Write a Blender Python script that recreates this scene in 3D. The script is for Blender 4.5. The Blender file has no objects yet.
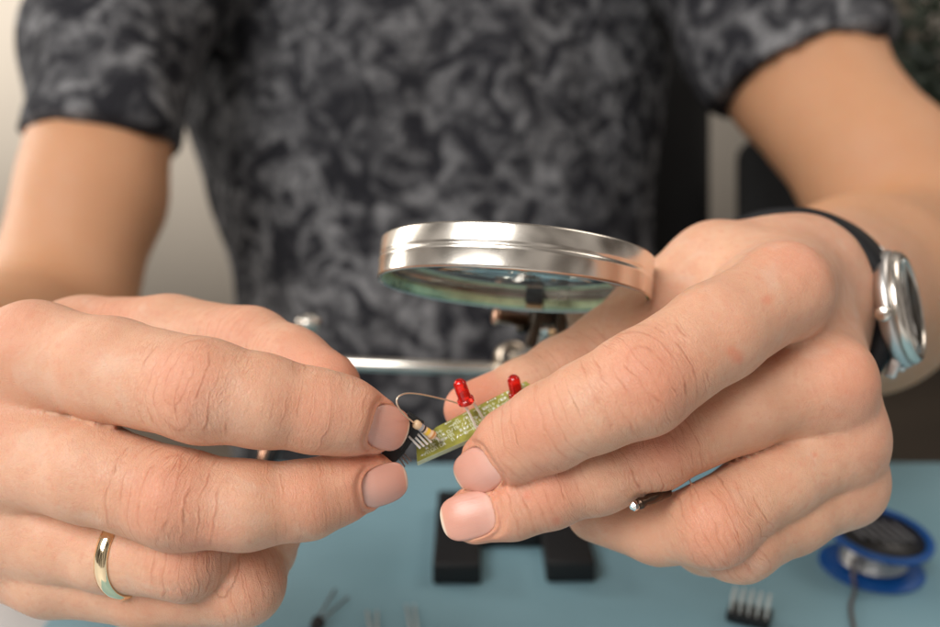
import bpy, bmesh, math, random
import numpy as np
from mathutils import Vector, Matrix

# ------------------------------------------------------------------ camera, light, exposure
SC = bpy.context.scene
COL = SC.collection
H = 0.215                       # camera height above the table top (m)
PITCH = math.radians(15)
FPX = 914.0                     # focal length in pixels of the 940 px wide photograph
cd = bpy.data.cameras.new('camera'); cam = bpy.data.objects.new('camera', cd); COL.objects.link(cam)
cam.location = (0, 0, H); cam.rotation_euler = (math.pi/2 - PITCH, 0, 0)
cd.lens = 35.0; cd.sensor_width = 36*940/940.0; cd.sensor_fit = 'HORIZONTAL'
cd.clip_start = 0.01; cd.clip_end = 50
cd.dof.use_dof = True; cd.dof.focus_distance = 0.194; cd.dof.aperture_fstop = 9.5
cd.dof.aperture_blades = 0
SC.camera = cam
SC.render.engine = 'CYCLES'
SC.cycles.use_denoising = True
SC.cycles.max_bounces = 8
SC.view_settings.view_transform = 'Standard'; SC.view_settings.look = 'None'
SC.view_settings.exposure = 0.0; SC.view_settings.gamma = 1
w = bpy.data.worlds.new('World'); SC.world = w; w.use_nodes = True
_t = w.node_tree; _bg = _t.nodes['Background']; _bg.inputs[1].default_value = 0.34
_tc = _t.nodes.new('ShaderNodeTexCoord'); _n = _t.nodes.new('ShaderNodeTexNoise'); _n.inputs['Scale'].default_value = 2.6; _n.inputs['Detail'].default_value = 2
_mp = _t.nodes.new('ShaderNodeMapping'); _mp.inputs['Scale'].default_value = (2.2, 2.2, .6); _t.links.new(_tc.outputs['Generated'], _mp.inputs[0]); _t.links.new(_mp.outputs[0], _n.inputs['Vector'])
_r = _t.nodes.new('ShaderNodeValToRGB'); _e = _r.color_ramp.elements
_e[0].position = .40; _e[0].color = (.12, .09, .07, 1); _e[1].position = .62; _e[1].color = (1.75, 1.62, 1.5, 1)
_t.links.new(_n.outputs[0], _r.inputs[0]); _t.links.new(_r.outputs[0], _bg.inputs[0])      # made-up dim and bright noise patches, added to vary the metal reflections

def area(name, loc, target, sx, sy, power, col):
    l = bpy.data.lights.new(name, 'AREA'); l.shape = 'RECTANGLE'; l.size = sx; l.size_y = sy
    l.energy = power; l.color = col
    o = bpy.data.objects.new(name, l); COL.objects.link(o); o.location = loc
    o.rotation_euler = (Vector(target)-Vector(loc)).to_track_quat('-Z', 'Y').to_euler()
    o['kind'] = 'helper'
    return o
area('window_light', (-0.75, -0.75, 1.25), (0, 0.35, 0.15), 1.1, 1.0, 35, (1.0, 0.98, 0.95))
area('wall_fill_light', (-2.6, 1.7, 0.8), (0.6, 3.6, 0.1), 1.6, 1.6, 75, (1.0, 0.95, 0.88))  # fill lamp added to brighten the back wall, no real source there
area('room_light', (1.2, 0.5, 1.5), (0.0, 0.4, 0.1), 0.8, 0.8, 7, (1.0, 0.90, 0.80))

# ------------------------------------------------------------------ frame helpers (camera axes in mm -> world in m)
RT = np.array([1, 0, 0.]); UP = np.array([0, math.sin(PITCH), math.cos(PITCH)]); FW = np.array([0, math.cos(PITCH), -math.sin(PITCH)])
M3 = np.stack([RT, UP, FW])          # rows
def c2w(p):                          # camera mm -> world m
    return np.asarray(p, float) @ M3 * 0.001 + np.array([0, 0, H])
def P(px, py, d):                    # photograph pixel + depth (mm) -> camera mm
    return np.array([(px-470)/FPX*d, (313.5-py)/FPX*d, d], float)
def W(px, py, d): return Vector(c2w(P(px, py, d)))
def ground(px, py, z=0.0):           # where the view ray meets height z (world)
    dr = np.array([(px-470)/FPX, (313.5-py)/FPX, 1.0]) @ M3
    t = (z-H)/dr[2]
    return Vector((dr[0]*t, dr[1]*t, z))
def unit(v): v = np.asarray(v, float); return v/np.linalg.norm(v)

# ------------------------------------------------------------------ materials
def nt(name):
    m = bpy.data.materials.new(name); m.use_nodes = True
    t = m.node_tree; b = t.nodes['Principled BSDF']
    return m, t, b
def pm(name, col, rough=0.5, metal=0.0, bump=0.0, bscale=400, vary=0.0, vscale=60, **kw):
    m, t, b = nt(name)
    b.inputs['Base Color'].default_value = (*col, 1)
    b.inputs['Roughness'].default_value = rough; b.inputs['Metallic'].default_value = metal
    for k, v in kw.items(): b.inputs[k.replace('_', ' ')].default_value = v
    tc = t.nodes.new('ShaderNodeTexCoord')
    if vary:
        n = t.nodes.new('ShaderNodeTexNoise'); n.inputs['Scale'].default_value = vscale; n.inputs['Detail'].default_value = 5
        t.links.new(tc.outputs['Object'], n.inputs['Vector'])
        r = t.nodes.new('ShaderNodeMapRange'); r.inputs[1].default_value = .3; r.inputs[2].default_value = .7
        r.inputs[3].default_value = 1-vary; r.inputs[4].default_value = 1+vary
        t.links.new(n.outputs[0], r.inputs[0])
        mx = t.nodes.new('ShaderNodeVectorMath'); mx.operation = 'SCALE'; mx.inputs[0].default_value = col
        t.links.new(r.outputs[0], mx.inputs['Scale']); t.links.new(mx.outputs[0], b.inputs['Base Color'])
        r2 = t.nodes.new('ShaderNodeMapRange'); r2.inputs[3].default_value = max(0.02, rough-.12); r2.inputs[4].default_value = min(1, rough+.12)
        t.links.new(n.outputs[0], r2.inputs[0]); t.links.new(r2.outputs[0], b.inputs['Roughness'])
    if bump:
        n = t.nodes.new('ShaderNodeTexNoise'); n.inputs['Scale'].default_value = bscale; n.inputs['Detail'].default_value = 4
        t.links.new(tc.outputs['Object'], n.inputs['Vector'])
        bp = t.nodes.new('ShaderNodeBump'); bp.inputs['Strength'].default_value = 1; bp.inputs['Distance'].default_value = bump
        t.links.new(n.outputs[0], bp.inputs['Height']); t.links.new(bp.outputs[0], b.inputs['Normal'])
    return m

def skin_material():
    m, t, b = nt('skin')
    N, L = t.nodes, t.links
    def math_(op, a, bb=None, c=None):
        n = N.new('ShaderNodeMath'); n.operation = op
        for i, v in enumerate((a, bb, c)):
            if v is None: continue
            if isinstance(v, (int, float)): n.inputs[i].default_value = v
            else: L.new(v, n.inputs[i])
        return n.outputs[0]
    def rng(v, a, b_, c, d, smooth=True):
        n = N.new('ShaderNodeMapRange'); n.interpolation_type = 'SMOOTHSTEP' if smooth else 'LINEAR'
        L.new(v, n.inputs[0])
        for i, x in zip((1, 2, 3, 4), (a, b_, c, d)): n.inputs[i].default_value = x
        return n.outputs[0]
    def noise(scale, detail=4, dist=0.0, rough=.5):
        n = N.new('ShaderNodeTexNoise'); n.inputs['Scale'].default_value = scale; n.inputs['Detail'].default_value = detail
        n.inputs['Distortion'].default_value = dist; n.inputs['Roughness'].default_value = rough
        L.new(tc.outputs['Object'], n.inputs['Vector']); return n.outputs[0]
    def mix(f, a, bb, mode='MIX'):
        n = N.new('ShaderNodeMix'); n.data_type = 'RGBA'; n.blend_type = mode
        if isinstance(f, (int, float)): n.inputs[0].default_value = f
        else: L.new(f, n.inputs[0])
        for i, v in ((6, a), (7, bb)):
            if isinstance(v, tuple): n.inputs[i].default_value = (*v, 1)
            else: L.new(v, n.inputs[i])
        return n.outputs[2]
    tc = N.new('ShaderNodeTexCoord')
    at = N.new('ShaderNodeAttribute'); at.attribute_name = 'joint'
    sp = N.new('ShaderNodeSeparateXYZ'); L.new(at.outputs['Vector'], sp.inputs[0])
    u, s, st = sp.outputs
    at2 = N.new('ShaderNodeAttribute'); at2.attribute_name = 'tone'      # x = redness, y = palm paleness
    sp2 = N.new('ShaderNodeSeparateXYZ'); L.new(at2.outputs['Vector'], sp2.inputs[0])
    n1 = noise(120, 2); n2 = noise(140, 2)
    ud = math_('ADD', u, math_('MULTIPLY', math_('SUBTRACT', n1, .5), 3.4))
    sd = math_('ADD', s, math_('MULTIPLY', math_('SUBTRACT', n2, .5), 2.4))
    f = math_('SQRT', math_('ADD', math_('POWER', math_('DIVIDE', ud, 5.0), 2.0), math_('POWER', math_('DIVIDE', sd, 9.0), 2.0)))
    def crease(val, w):
        return rng(math_('ABSOLUTE', val), 0.0, w, 1.0, 0.0)
    patch = rng(noise(170, 2), .40, .62, 0.2, 1.0)
    patch2 = rng(noise(130, 2, .5), .42, .62, 0.0, 1.0)
    c1 = crease(math_('SUBTRACT', f, 1.0), .075)
    c2 = math_('MULTIPLY', crease(math_('SUBTRACT', f, 1.42), .07), patch)
    c3 = math_('MULTIPLY', crease(math_('SUBTRACT', ud, 0.6), .26), patch)
    c4 = math_('MULTIPLY', crease(math_('ADD', ud, 2.1), .24), patch2)
    c5 = math_('MULTIPLY', crease(math_('SUBTRACT', f, 1.9), .08), patch2)
    c6 = math_('MULTIPLY', crease(math_('SUBTRACT', ud, 2.6), .2), patch2)
    c7 = math_('MULTIPLY', crease(math_('SUBTRACT', f, .55), .07), patch)
    c1 = math_('MULTIPLY', c1, rng(noise(150, 1), .38, .56, .25, 1.0))
    cs = math_('MAXIMUM', math_('MAXIMUM', math_('MAXIMUM', c1, c2), c7), math_('MAXIMUM', math_('MAXIMUM', c3, c4), math_('MAXIMUM', c5, c6)))
    # crossing folds, long across the finger
    jv = N.new('ShaderNodeCombineXYZ'); L.new(math_('MULTIPLY', ud, .78), jv.inputs[0]); L.new(math_('MULTIPLY', sd, .20), jv.inputs[1])
    fo = N.new('ShaderNodeTexVoronoi'); fo.feature = 'DISTANCE_TO_EDGE'; fo.inputs['Scale'].default_value = 1.0; L.new(jv.outputs[0], fo.inputs['Vector'])
    jv2 = N.new('ShaderNodeCombineXYZ'); L.new(math_('MULTIPLY', ud, 1.7), jv2.inputs[0]); L.new(math_('MULTIPLY', sd, .55), jv2.inputs[1]); jv2.inputs[2].default_value = 3.1
    fo2 = N.new('ShaderNodeTexVoronoi'); fo2.feature = 'DISTANCE_TO_EDGE'; fo2.inputs['Scale'].default_value = 1.0; L.new(jv2.outputs[0], fo2.inputs['Vector'])
    fold1 = math_('MULTIPLY', rng(fo.outputs['Distance'], 0.0, .16, 1.0, 0.0), patch)
    fold2 = math_('MULTIPLY', rng(fo2.outputs['Distance'], 0.0, .2, 1.0, 0.0), .38)
    cs = math_('ADD', math_('MULTIPLY', cs, .95), math_('MAXIMUM', math_('MULTIPLY', fold1, .62), math_('MULTIPLY', fold2, .9)))
    cs = math_('MULTIPLY', cs, st)
    # fine network of skin lines and pores
    vo = N.new('ShaderNodeTexVoronoi'); vo.feature = 'DISTANCE_TO_EDGE'; vo.inputs['Scale'].default_value = 1500
    mp = N.new('ShaderNodeMapping'); mp.inputs['Rotation'].default_value = (0.3, .2, .6); mp.inputs['Scale'].default_value = (1, .55, 1)
    dv = N.new('ShaderNodeVectorMath'); dv.operation = 'MULTIPLY_ADD'
    nc = N.new('ShaderNodeTexNoise'); nc.inputs['Scale'].default_value = 500; L.new(tc.outputs['Object'], nc.inputs['Vector'])
    L.new(nc.outputs['Color'], dv.inputs[0]); dv.inputs[1].default_value = (.0012,)*3; L.new(tc.outputs['Object'], dv.inputs[2])
    L.new(dv.outputs[0], mp.inputs[0]); L.new(mp.outputs[0], vo.inputs['Vector'])
    net = rng(vo.outputs['Distance'], 0.0, 0.12, 0.0, 1.0)
    fine = noise(1500, 3); mid = noise(260, 3)
    # fine transverse lines near joints
    h = math_('MULTIPLY', net, 0.16)
    h = math_('ADD', h, math_('MULTIPLY', fine, 0.38))
    h = math_('ADD', h, math_('MULTIPLY', mid, 0.7))
    h = math_('SUBTRACT', h, math_('MULTIPLY', cs, 0.44))
    bp = N.new('ShaderNodeBump'); bp.inputs['Strength'].default_value = 1.0; bp.inputs['Distance'].default_value = 0.00022
    L.new(h, bp.inputs['Height']); L.new(bp.outputs[0], b.inputs['Normal'])
    # colour
    big = rng(noise(55, 3), .3, .7, 0, 1); med = rng(noise(230, 4, .6), .35, .7, 0, 1)
    c = mix(big, (0.67, 0.40, 0.268), (0.59, 0.322, 0.203))
    c = mix(math_('MULTIPLY', med, .32), c, (0.60, 0.275, 0.17))
    c = mix(rng(noise(14, 3, .4), .35, .65, 0, .35), c, (0.60, 0.29, 0.185))
    c = mix(rng(noise(700, 3), .5, .72, 0, .30), c, (0.58, 0.24, 0.155))
    c = mix(rng(noise(95, 3, .8), .55, .72, 0, .35), c, (0.62, 0.43, 0.32))
    c = mix(sp2.outputs[0], c, (0.63, 0.235, 0.145))
    c = mix(math_('MULTIPLY', sp2.outputs[1], 1.0), c, (0.55, 0.272, 0.135))
    c = mix(math_('MULTIPLY', cs, .42), c, (0.47, 0.17, 0.09))
    sm = rng(noise(900, 2), .58, .74, 0, .10)
    c = mix(sm, c, (0.72, 0.48, 0.36))
    c = mix(rng(sp2.outputs[2], .0, 1.0, 0, .38), c, (0.62, 0.14, 0.07))
    L.new(c, b.inputs['Base Color'])
    L.new(rng(mid, .3, .7, .46, .60), b.inputs['Roughness'])
    b.inputs['Subsurface Weight'].default_value = 0.38
    b.inputs['Subsurface Radius'].default_value = (1.0, 0.28, 0.13)
    b.inputs['Subsurface Scale'].default_value = 0.0026
    b.inputs['Specular IOR Level'].default_value = 0.42
    return m
SKIN = skin_material()

def nail_material():
    m, t, b = nt('nail'); N, L = t.nodes, t.links
    at = N.new('ShaderNodeAttribute'); at.attribute_name = 'joint'
    sp = N.new('ShaderNodeSeparateXYZ'); L.new(at.outputs['Vector'], sp.inputs[0])
    r = N.new('ShaderNodeValToRGB'); e = r.color_ramp.elements
    e[0].position = 0.0; e[0].color = (0.74, 0.47, 0.39, 1)
    e[1].position = 0.16; e[1].color = (0.69, 0.37, 0.295, 1)
    for p_, c_ in ((.35, (0.66, 0.33, 0.255)), (.86, (0.66, 0.315, 0.235)), (.93, (0.66, 0.33, 0.24)), (.965, (0.78, 0.60, 0.47)), (1.0, (0.78, 0.62, 0.5))):
        q = e.new(p_); q.color = (*c_, 1)
    L.new(sp.outputs[0], r.inputs[0]); L.new(r.outputs[0], b.inputs['Base Color'])
    b.inputs['Roughness'].default_value = 0.18
    b.inputs['Subsurface Weight'].default_value = 0.15; b.inputs['Subsurface Scale'].default_value = 0.002
    wv = N.new('ShaderNodeTexNoise'); wv.inputs['Scale'].default_value = 1
    cmb = N.new('ShaderNodeCombineXYZ'); mu = N.new('ShaderNodeMath'); mu.operation = 'MULTIPLY'; mu.inputs[1].default_value = 26
    L.new(sp.outputs[1], mu.inputs[0]); L.new(mu.outputs[0], cmb.inputs[0]); L.new(cmb.outputs[0], wv.inputs['Vector'])
    bp = N.new('ShaderNodeBump'); bp.inputs['Distance'].default_value = .00008; L.new(wv.outputs[0], bp.inputs['Height']); L.new(bp.outputs[0], b.inputs['Normal'])
    return m
NAIL = nail_material()

def shirt_material():
    m, t, b = nt('printed_cotton'); N, L = t.nodes, t.links
    tc = N.new('ShaderNodeTexCoord')
    def noise(scale, det, dist, rough=.5):
        n = N.new('ShaderNodeTexNoise'); n.inputs['Scale'].default_value = scale; n.inputs['Detail'].default_value = det
        n.inputs['Distortion'].default_value = dist; n.inputs['Roughness'].default_value = rough
        L.new(tc.outputs['Object'], n.inputs['Vector']); return n
    n1 = noise(40, 2.2, 1.1, .5); n2 = noise(80, 2, 1.0); n3 = noise(9, 2, .2)
    r1 = N.new('ShaderNodeMapRange'); r1.inputs[1].default_value = .41; r1.inputs[2].default_value = .62; L.new(n1.outputs[0], r1.inputs[0])
    r2 = N.new('ShaderNodeMapRange'); r2.inputs[1].default_value = .38; r2.inputs[2].default_value = .62; r2.inputs[3].default_value = .35; L.new(n2.outputs[0], r2.inputs[0])
    r3 = N.new('ShaderNodeMapRange'); r3.inputs[1].default_value = .3; r3.inputs[2].default_value = .7; r3.inputs[3].default_value = .5; r3.inputs[4].default_value = 1.1; L.new(n3.outputs[0], r3.inputs[0])
    mu = N.new('ShaderNodeMath'); mu.operation = 'MULTIPLY'; L.new(r1.outputs[0], mu.inputs[0]); L.new(r2.outputs[0], mu.inputs[1])
    mu2 = N.new('ShaderNodeMath'); mu2.operation = 'MULTIPLY'; L.new(mu.outputs[0], mu2.inputs[0]); L.new(r3.outputs[0], mu2.inputs[1])
    mx = N.new('ShaderNodeMix'); mx.data_type = 'RGBA'; L.new(mu2.outputs[0], mx.inputs[0])
    mx.inputs[6].default_value = (0.017, 0.017, 0.021, 1); mx.inputs[7].default_value = (0.225, 0.223, 0.230, 1)
    L.new(mx.outputs[2], b.inputs['Base Color']); b.inputs['Roughness'].default_value = .9
    b.inputs['Specular IOR Level'].default_value = .2
    n4 = noise(18, 2, .6); bp = N.new('ShaderNodeBump'); bp.inputs['Distance'].default_value = .006
    L.new(n4.outputs[0], bp.inputs['Height']); L.new(bp.outputs[0], b.inputs['Normal'])
    return m
SHIRT = shirt_material()

# ------------------------------------------------------------------ generic mesh helpers
def link(o, parent=None):
    COL.objects.link(o)
    if parent is not None:
        o.parent = parent
        o.matrix_parent_inverse = parent.matrix_world.inverted() if False else Matrix.Identity(4)
    return o
def tag(o, label=None, cat=None, group=None, kind=None):
    if label: o['label'] = label
    if cat: o['category'] = cat
    if group: o['group'] = group
    if kind: o['kind'] = kind
    return o
def empty(name, loc=(0, 0, 0)):
    o = bpy.data.objects.new(name, None); COL.objects.link(o); o.location = loc; o.empty_display_size = .01
    return o
def obj(name, bm, mat, parent=None, smooth=True, org=None):
    """link a bmesh given in world coordinates as one mesh object; origin at org or at the parent's place"""
    if org is None: org = Vector(parent_world(parent)) if parent is not None else Vector((0, 0, 0))
    bmesh.ops.translate(bm, verts=bm.verts, vec=-Vector(org))
    bmesh.ops.recalc_face_normals(bm, faces=bm.faces)
    me = bpy.data.meshes.new(name); bm.to_mesh(me); bm.free()
    for p in me.polygons: p.use_smooth = smooth
    mats = mat if isinstance(mat, (list, tuple)) else [mat]
    for m in mats: me.materials.append(m)
    o = bpy.data.objects.new(name, me); COL.objects.link(o)
    if parent is not None:
        o.parent = parent; o.location = Vector(org) - Vector(parent_world(parent))
    else: o.location = org
    return o
def parent_world(p):
    v = Vector((0, 0, 0))
    while p is not None: v += p.location; p = p.parent
    return v
def frame(z):
    z = Vector(z).normalized(); x = z.orthogonal().normalized(); return x, z.cross(x).normalized(), z
def lathe(bm, org, axis, prof, seg=48, closed=False, xdir=None, mi=0, angle=2*math.pi):
    """prof: list of (radius, height) along axis"""
    x, y, z = frame(axis)
    if xdir is not None:
        x = (Vector(xdir) - z*Vector(xdir).dot(z)).normalized(); y = z.cross(x)
    org = Vector(org); rings = []
    for r, h in prof:
        if r < 1e-7: rings.append([bm.verts.new(org+z*h)])
        else: rings.append([bm.verts.new(org+z*h+(x*math.cos(2*math.pi*k/seg)+y*math.sin(2*math.pi*k/seg))*r) for k in range(seg)])
    pairs = list(zip(rings, rings[1:])) + ([(rings[-1], rings[0])] if closed else [])
    for a, c in pairs:
        for k in range(seg):
            k2 = (k+1) % seg
            if len(a) == 1 and len(c) == 1: continue
            if len(a) == 1: f = bm.faces.new((a[0], c[k2], c[k]))
            elif len(c) == 1: f = bm.faces.new((a[k], a[k2], c[0]))
            else: f = bm.faces.new((a[k], a[k2], c[k2], c[k]))
            f.material_index = mi
def tube(bm, pts, r, seg=10, rs=None, cap=True, mi=0, flat=None):
    pts = [Vector(p) for p in pts]; n = len(pts); rings = []
    x = None
    for i, p in enumerate(pts):
        t = (pts[min(i+1, n-1)] - pts[max(i-1, 0)]).normalized()
        if x is None: x = t.orthogonal().normalized()
        x = (x - t*x.dot(t)).normalized(); y = t.cross(x)
        rr = rs[i] if rs else r
        rings.append([bm.verts.new(p+(x*math.cos(2*math.pi*k/seg)+y*math.sin(2*math.pi*k/seg))*rr) for k in range(seg)])
    for a, c in zip(rings, rings[1:]):
        for k in range(seg):
            bm.faces.new((a[k], a[(k+1) % seg], c[(k+1) % seg], c[k])).material_index = mi
    if cap:
        bm.faces.new(list(reversed(rings[0]))).material_index = mi; bm.faces.new(rings[-1]).material_index = mi
def box(bm, c, ax, ay, az, sx, sy, sz, bev=0.0, seg=2, mi=0):
    c = Vector(c); ax, ay, az = Vector(ax).normalized(), Vector(ay).normalized(), Vector(az).normalized()
    vs = [bm.verts.new(c+ax*(i*sx/2)+ay*(j*sy/2)+az*(k*sz/2)) for i in (-1, 1) for j in (-1, 1) for k in (-1, 1)]
    fs = [bm.faces.new([vs[i] for i in q]) for q in ((0, 1, 3, 2), (4, 6, 7, 5), (0, 4, 5, 1), (2, 3, 7, 6), (0, 2, 6, 4), (1, 5, 7, 3))]
    for f in fs: f.material_index = mi
    if bev:
        es = list({e for f in fs for e in f.edges})
        bmesh.ops.bevel(bm, geom=es, offset=bev, segments=seg, affect='EDGES', profile=.5)
def prism(bm, poly, d, bev=0.0, mi=0):
    """poly: world points of one face; d: extrusion vector"""
    a = [bm.verts.new(Vector(p)) for p in poly]; b = [bm.verts.new(Vector(p)+Vector(d)) for p in poly]; n = len(a)
    fs = [bm.faces.new(a), bm.faces.new(list(reversed(b)))]
    for i in range(n): fs.append(bm.faces.new((a[i], b[i], b[(i+1) % n], a[(i+1) % n])))
    for f in fs: f.material_index = mi
    if bev:
        es = list({e for f in fs for e in f.edges})
        bmesh.ops.bevel(bm, geom=es, offset=bev, segments=2, affect='EDGES', profile=.5)
def spline(pts, n=12):
    pts = [Vector(p) for p in pts]; out = []
    q = [pts[0]*2-pts[1]] + pts + [pts[-1]*2-pts[-2]]
    for i in range(1, len(q)-2):
        for k in range(n):
            t = k/n; a, b, c, d = q[i-1], q[i], q[i+1], q[i+2]
            out.append(.5*((2*b)+(c-a)*t+(2*a-5*b+4*c-d)*t*t+(3*b-a-3*c+d)*t**3))
    out.append(pts[-1]); return out

# ------------------------------------------------------------------ implicit surfaces (camera axes, mm)
def rcone(p, a, b, r1, r2):
    """distance to a cone with round ends"""
    ba = (b-a).astype(np.float32); l2 = float(ba @ ba); rr = r1-r2; a2 = l2-rr*rr; il2 = 1.0/l2
    pa = p-a.astype(np.float32); y = pa @ ba; z = y-l2
    x = pa*l2-y[:, None]*ba; x2 = np.einsum('ij,ij->i', x, x)
    y2 = y*y*l2; z2 = z*z*l2
    k = np.sign(rr)*rr*rr*x2
    c1 = np.sign(z)*a2*z2 > k
    c2 = np.sign(y)*a2*y2 < k
    return np.where(c1, np.sqrt(x2+z2)*il2-r2, np.where(c2, np.sqrt(x2+y2)*il2-r1, (np.sqrt(np.maximum(x2*a2*il2, 0))+y*rr)*il2-r1))
def ellipsoid(p, c, r, R3=None):
    q = p-np.asarray(c, np.float32)
    if R3 is not None: q = q @ R3.T.astype(np.float32)
    r = np.asarray(r, np.float32)
    k0 = np.sqrt(((q/r)**2).sum(1)); k1 = np.sqrt(((q/(r*r))**2).sum(1))
    return k0*(k0-1.0)/np.maximum(k1, 1e-6)
def smin(a, b, k):
    h = np.maximum(k-np.abs(a-b), 0)/k
    return np.minimum(a, b)-h*h*k*.25
BIG = 60.0
def near(p, lo, hi, fn, pad=14.0):
    """evaluate fn only for the points inside a padded box"""
    m = ((p > (lo-pad)) & (p < (hi+pad))).all(1)
    d = np.full(len(p), BIG, np.float32)
    if m.any(): d[m] = fn(p[m])
    return d
class Cone:
    def __init__(s, a, b, r1, r2): 
        s.a, s.b, s.r1, s.r2 = np.asarray(a, float), np.asarray(b, float), r1, r2
        R = max(r1, r2); s.lo = np.minimum(s.a, s.b)-R; s.hi = np.maximum(s.a, s.b)+R
    def __call__(s, p): return near(p, s.lo, s.hi, lambda q: rcone(q, s.a, s.b, s.r1, s.r2))
class Ball:
    def __init__(s, c, r, R3=None):
        s.c, s.r, s.R3 = np.asarray(c, float), np.asarray(r, float), R3; R = s.r.max(); s.lo = s.c-R; s.hi = s.c+R
    def __call__(s, p): return near(p, s.lo, s.hi, lambda q: ellipsoid(q, s.c, s.r, s.R3))
def J(px, py, d, rpx):               # joint: position in mm, radius in mm from its size in the photograph
    return (P(px, py, d), rpx*d/FPX)

def finger(js, k=3.0):
    """js = [MCP, (extra), PIP, DIP, tip]; returns the primitives of one finger"""
    out = []
    for (a, ra), (b, rb) in zip(js, js[1:]): out.append(Cone(a, b, ra, rb))
    return out

HANDS = {
 'one': dict(     # the hand on the left of the photograph
  fingers=dict(
   index=[J(35,354,207,50), J(112,370,198,51.5), J(203,391,189,51.5), J(262,401,190,45.5), J(318,411,193,41), J(346,416,195,37), J(371,424,199,30)],
   middle=[J(5,452,206,50), J(90,472,196,49), J(176,499,191,49), J(245,505,192,43), J(306,500,195,38.3), J(338,489,198,33.5), J(368,479,201,28.5)],
   ring=[J(-15,522,212,46), J(110,550,203,40), J(186,556,199,42), J(262,538,218,34), J(292,505,232,29)],
   pinky=[J(60,566,214,47), J(150,590,210,38), J(243,584,206,40), J(262,548,226,33), J(262,520,236,28)]),
  thumb=[J(-60,400,262,62), J(85,352,247,55), J(170,346,238,50), J(248,352,229,44.5), J(290,368,221,40), J(323,388,214,38)],
  palm=[(J(-150,395,262,62), J(35,354,207,49)), (J(-155,430,262,60), J(5,452,206,50)), (J(-155,470,264,60), J(-15,522,210,46)), (J(-150,462,268,58), J(58,562,214,44)),
        (J(-140,440,275,70), J(-20,460,238,60)), (J(-140,420,275,62), J(20,500,238,50))]),
 'two': dict(     # the hand on the right
  fingers=dict(
   index=[J(782,291,207,46), J(715,333,196,49), J(640,384,189,51.5), J(592,406,191,45.5), J(548,427,195,42.5), J(515,445,199,38), J(492,460,203,31)],
   middle=[J(827,383,213,45), J(741,407,208,42.5), J(651,451,204,40.5), J(598,473,203,39), J(548,491,202.5,36), J(512,505,203,32.5), J(476,514,204,29.5)],
   ring=[J(841,438,218,43), J(775,480,211,41), J(713,524,203,42), J(658,531,213,32.5), J(596,512,222,30)],
   pinky=[J(840,482,224,43), J(790,512,217,40), J(738,540,210,41), J(706,541,226,32), J(680,533,236,27)]),
  thumb=[J(798,276,266,58), J(716,274,254,52), J(655,318,250,46), J(611,352,246,43), J(564,376,240,38.5), J(525,393,233,33.5), J(470,409,226,26.5)],
  palm=[(J(794,285,264,54), J(782,291,207,45)), (J(796,315,264,52), J(827,383,212,45)), (J(796,335,266,52), J(841,438,217,42)), (J(792,350,268,52), J(840,482,224,42)),
        (J(780,300,270,60), J(770,400,242,52)), (J(785,340,270,54), J(790,450,240,46))]),
}
ARMS = [ # wrist -> elbow -> shoulder
 [J(-160,450,275,90), J(-90,400,400,88), J(50,330,560,72), J(92,200,600,67), J(116,60,645,66), J(165,-90,725,62)],
 [J(789,312,276,79), J(858,292,390,90), J(925,262,545,76), J(880,180,580,73), J(800,70,640,73), J(725,-90,725,64)]]
arm_prims = [[Cone(a, b, ra, rb) for (a, ra), (b, rb) in zip(A, A[1:])] for A in ARMS]
torso_prims = [Ball(P(440, 60, 790), (165, 230, 75)), Cone(P(165, -90, 740), P(725, -90, 740), 36, 36), Ball(P(440, 420, 800), (140, 220, 70))]
hand_prims = []
for k, hd in HANDS.items():
    hand_prims.append(dict(f=[finger(v) for v in hd['fingers'].values()], t=finger(hd['thumb']),
                           p=[Cone(a[0], b[0], a[1], b[1]) for a, b in hd['palm']]))
# soft swellings: thumb web and muscle mounds
hand_prims[0]['p'].append(Cone(P(-80,390,262), P(40,372,232), 13, 11))
hand_prims[0]['p'] += [Cone(P(-60,402,217), P(52,411,207), 12, 7.0), Cone(P(-60,488,217), P(28,503,207), 11, 6.4), Cone(P(-40,545,222), P(45,574,213), 9.5, 6)]
hand_prims[1]['p'] += [Cone(P(830,408,222), P(795,416,213), 8, 5.0)]
hand_prims[1]['p'].append(Cone(P(800,300,262), P(745,300,226), 13, 9))
def body_sdf(p):
    p = p.astype(np.float32)
    D = None
    for h in hand_prims:
        pal = None
        for c in h['p']:
            d = c(p); pal = d if pal is None else smin(pal, d, 8.0)
        hd = None
        for fs, kp in [(f, 4.5) for f in h['f']] + [(h['t'], 11.0)]:
            fd = None
            for c in fs:
                d = c(p); fd = d if fd is None else smin(fd, d, 2.6)
            fd = smin(fd, pal, kp)
            hd = fd if hd is None else smin(hd, fd, 0.35)
        D = hd if D is None else np.minimum(D, hd)
    arms = None
    for A in arm_prims:
        ad = None
        for c in A:
            d = c(p); ad = d if ad is None else smin(ad, d, 16.0)
        arms = ad if arms is None else np.minimum(arms, ad)
    for c in torso_prims: arms = smin(arms, c(p), 25.0)
    return smin(D, arms, 9.0)

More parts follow.
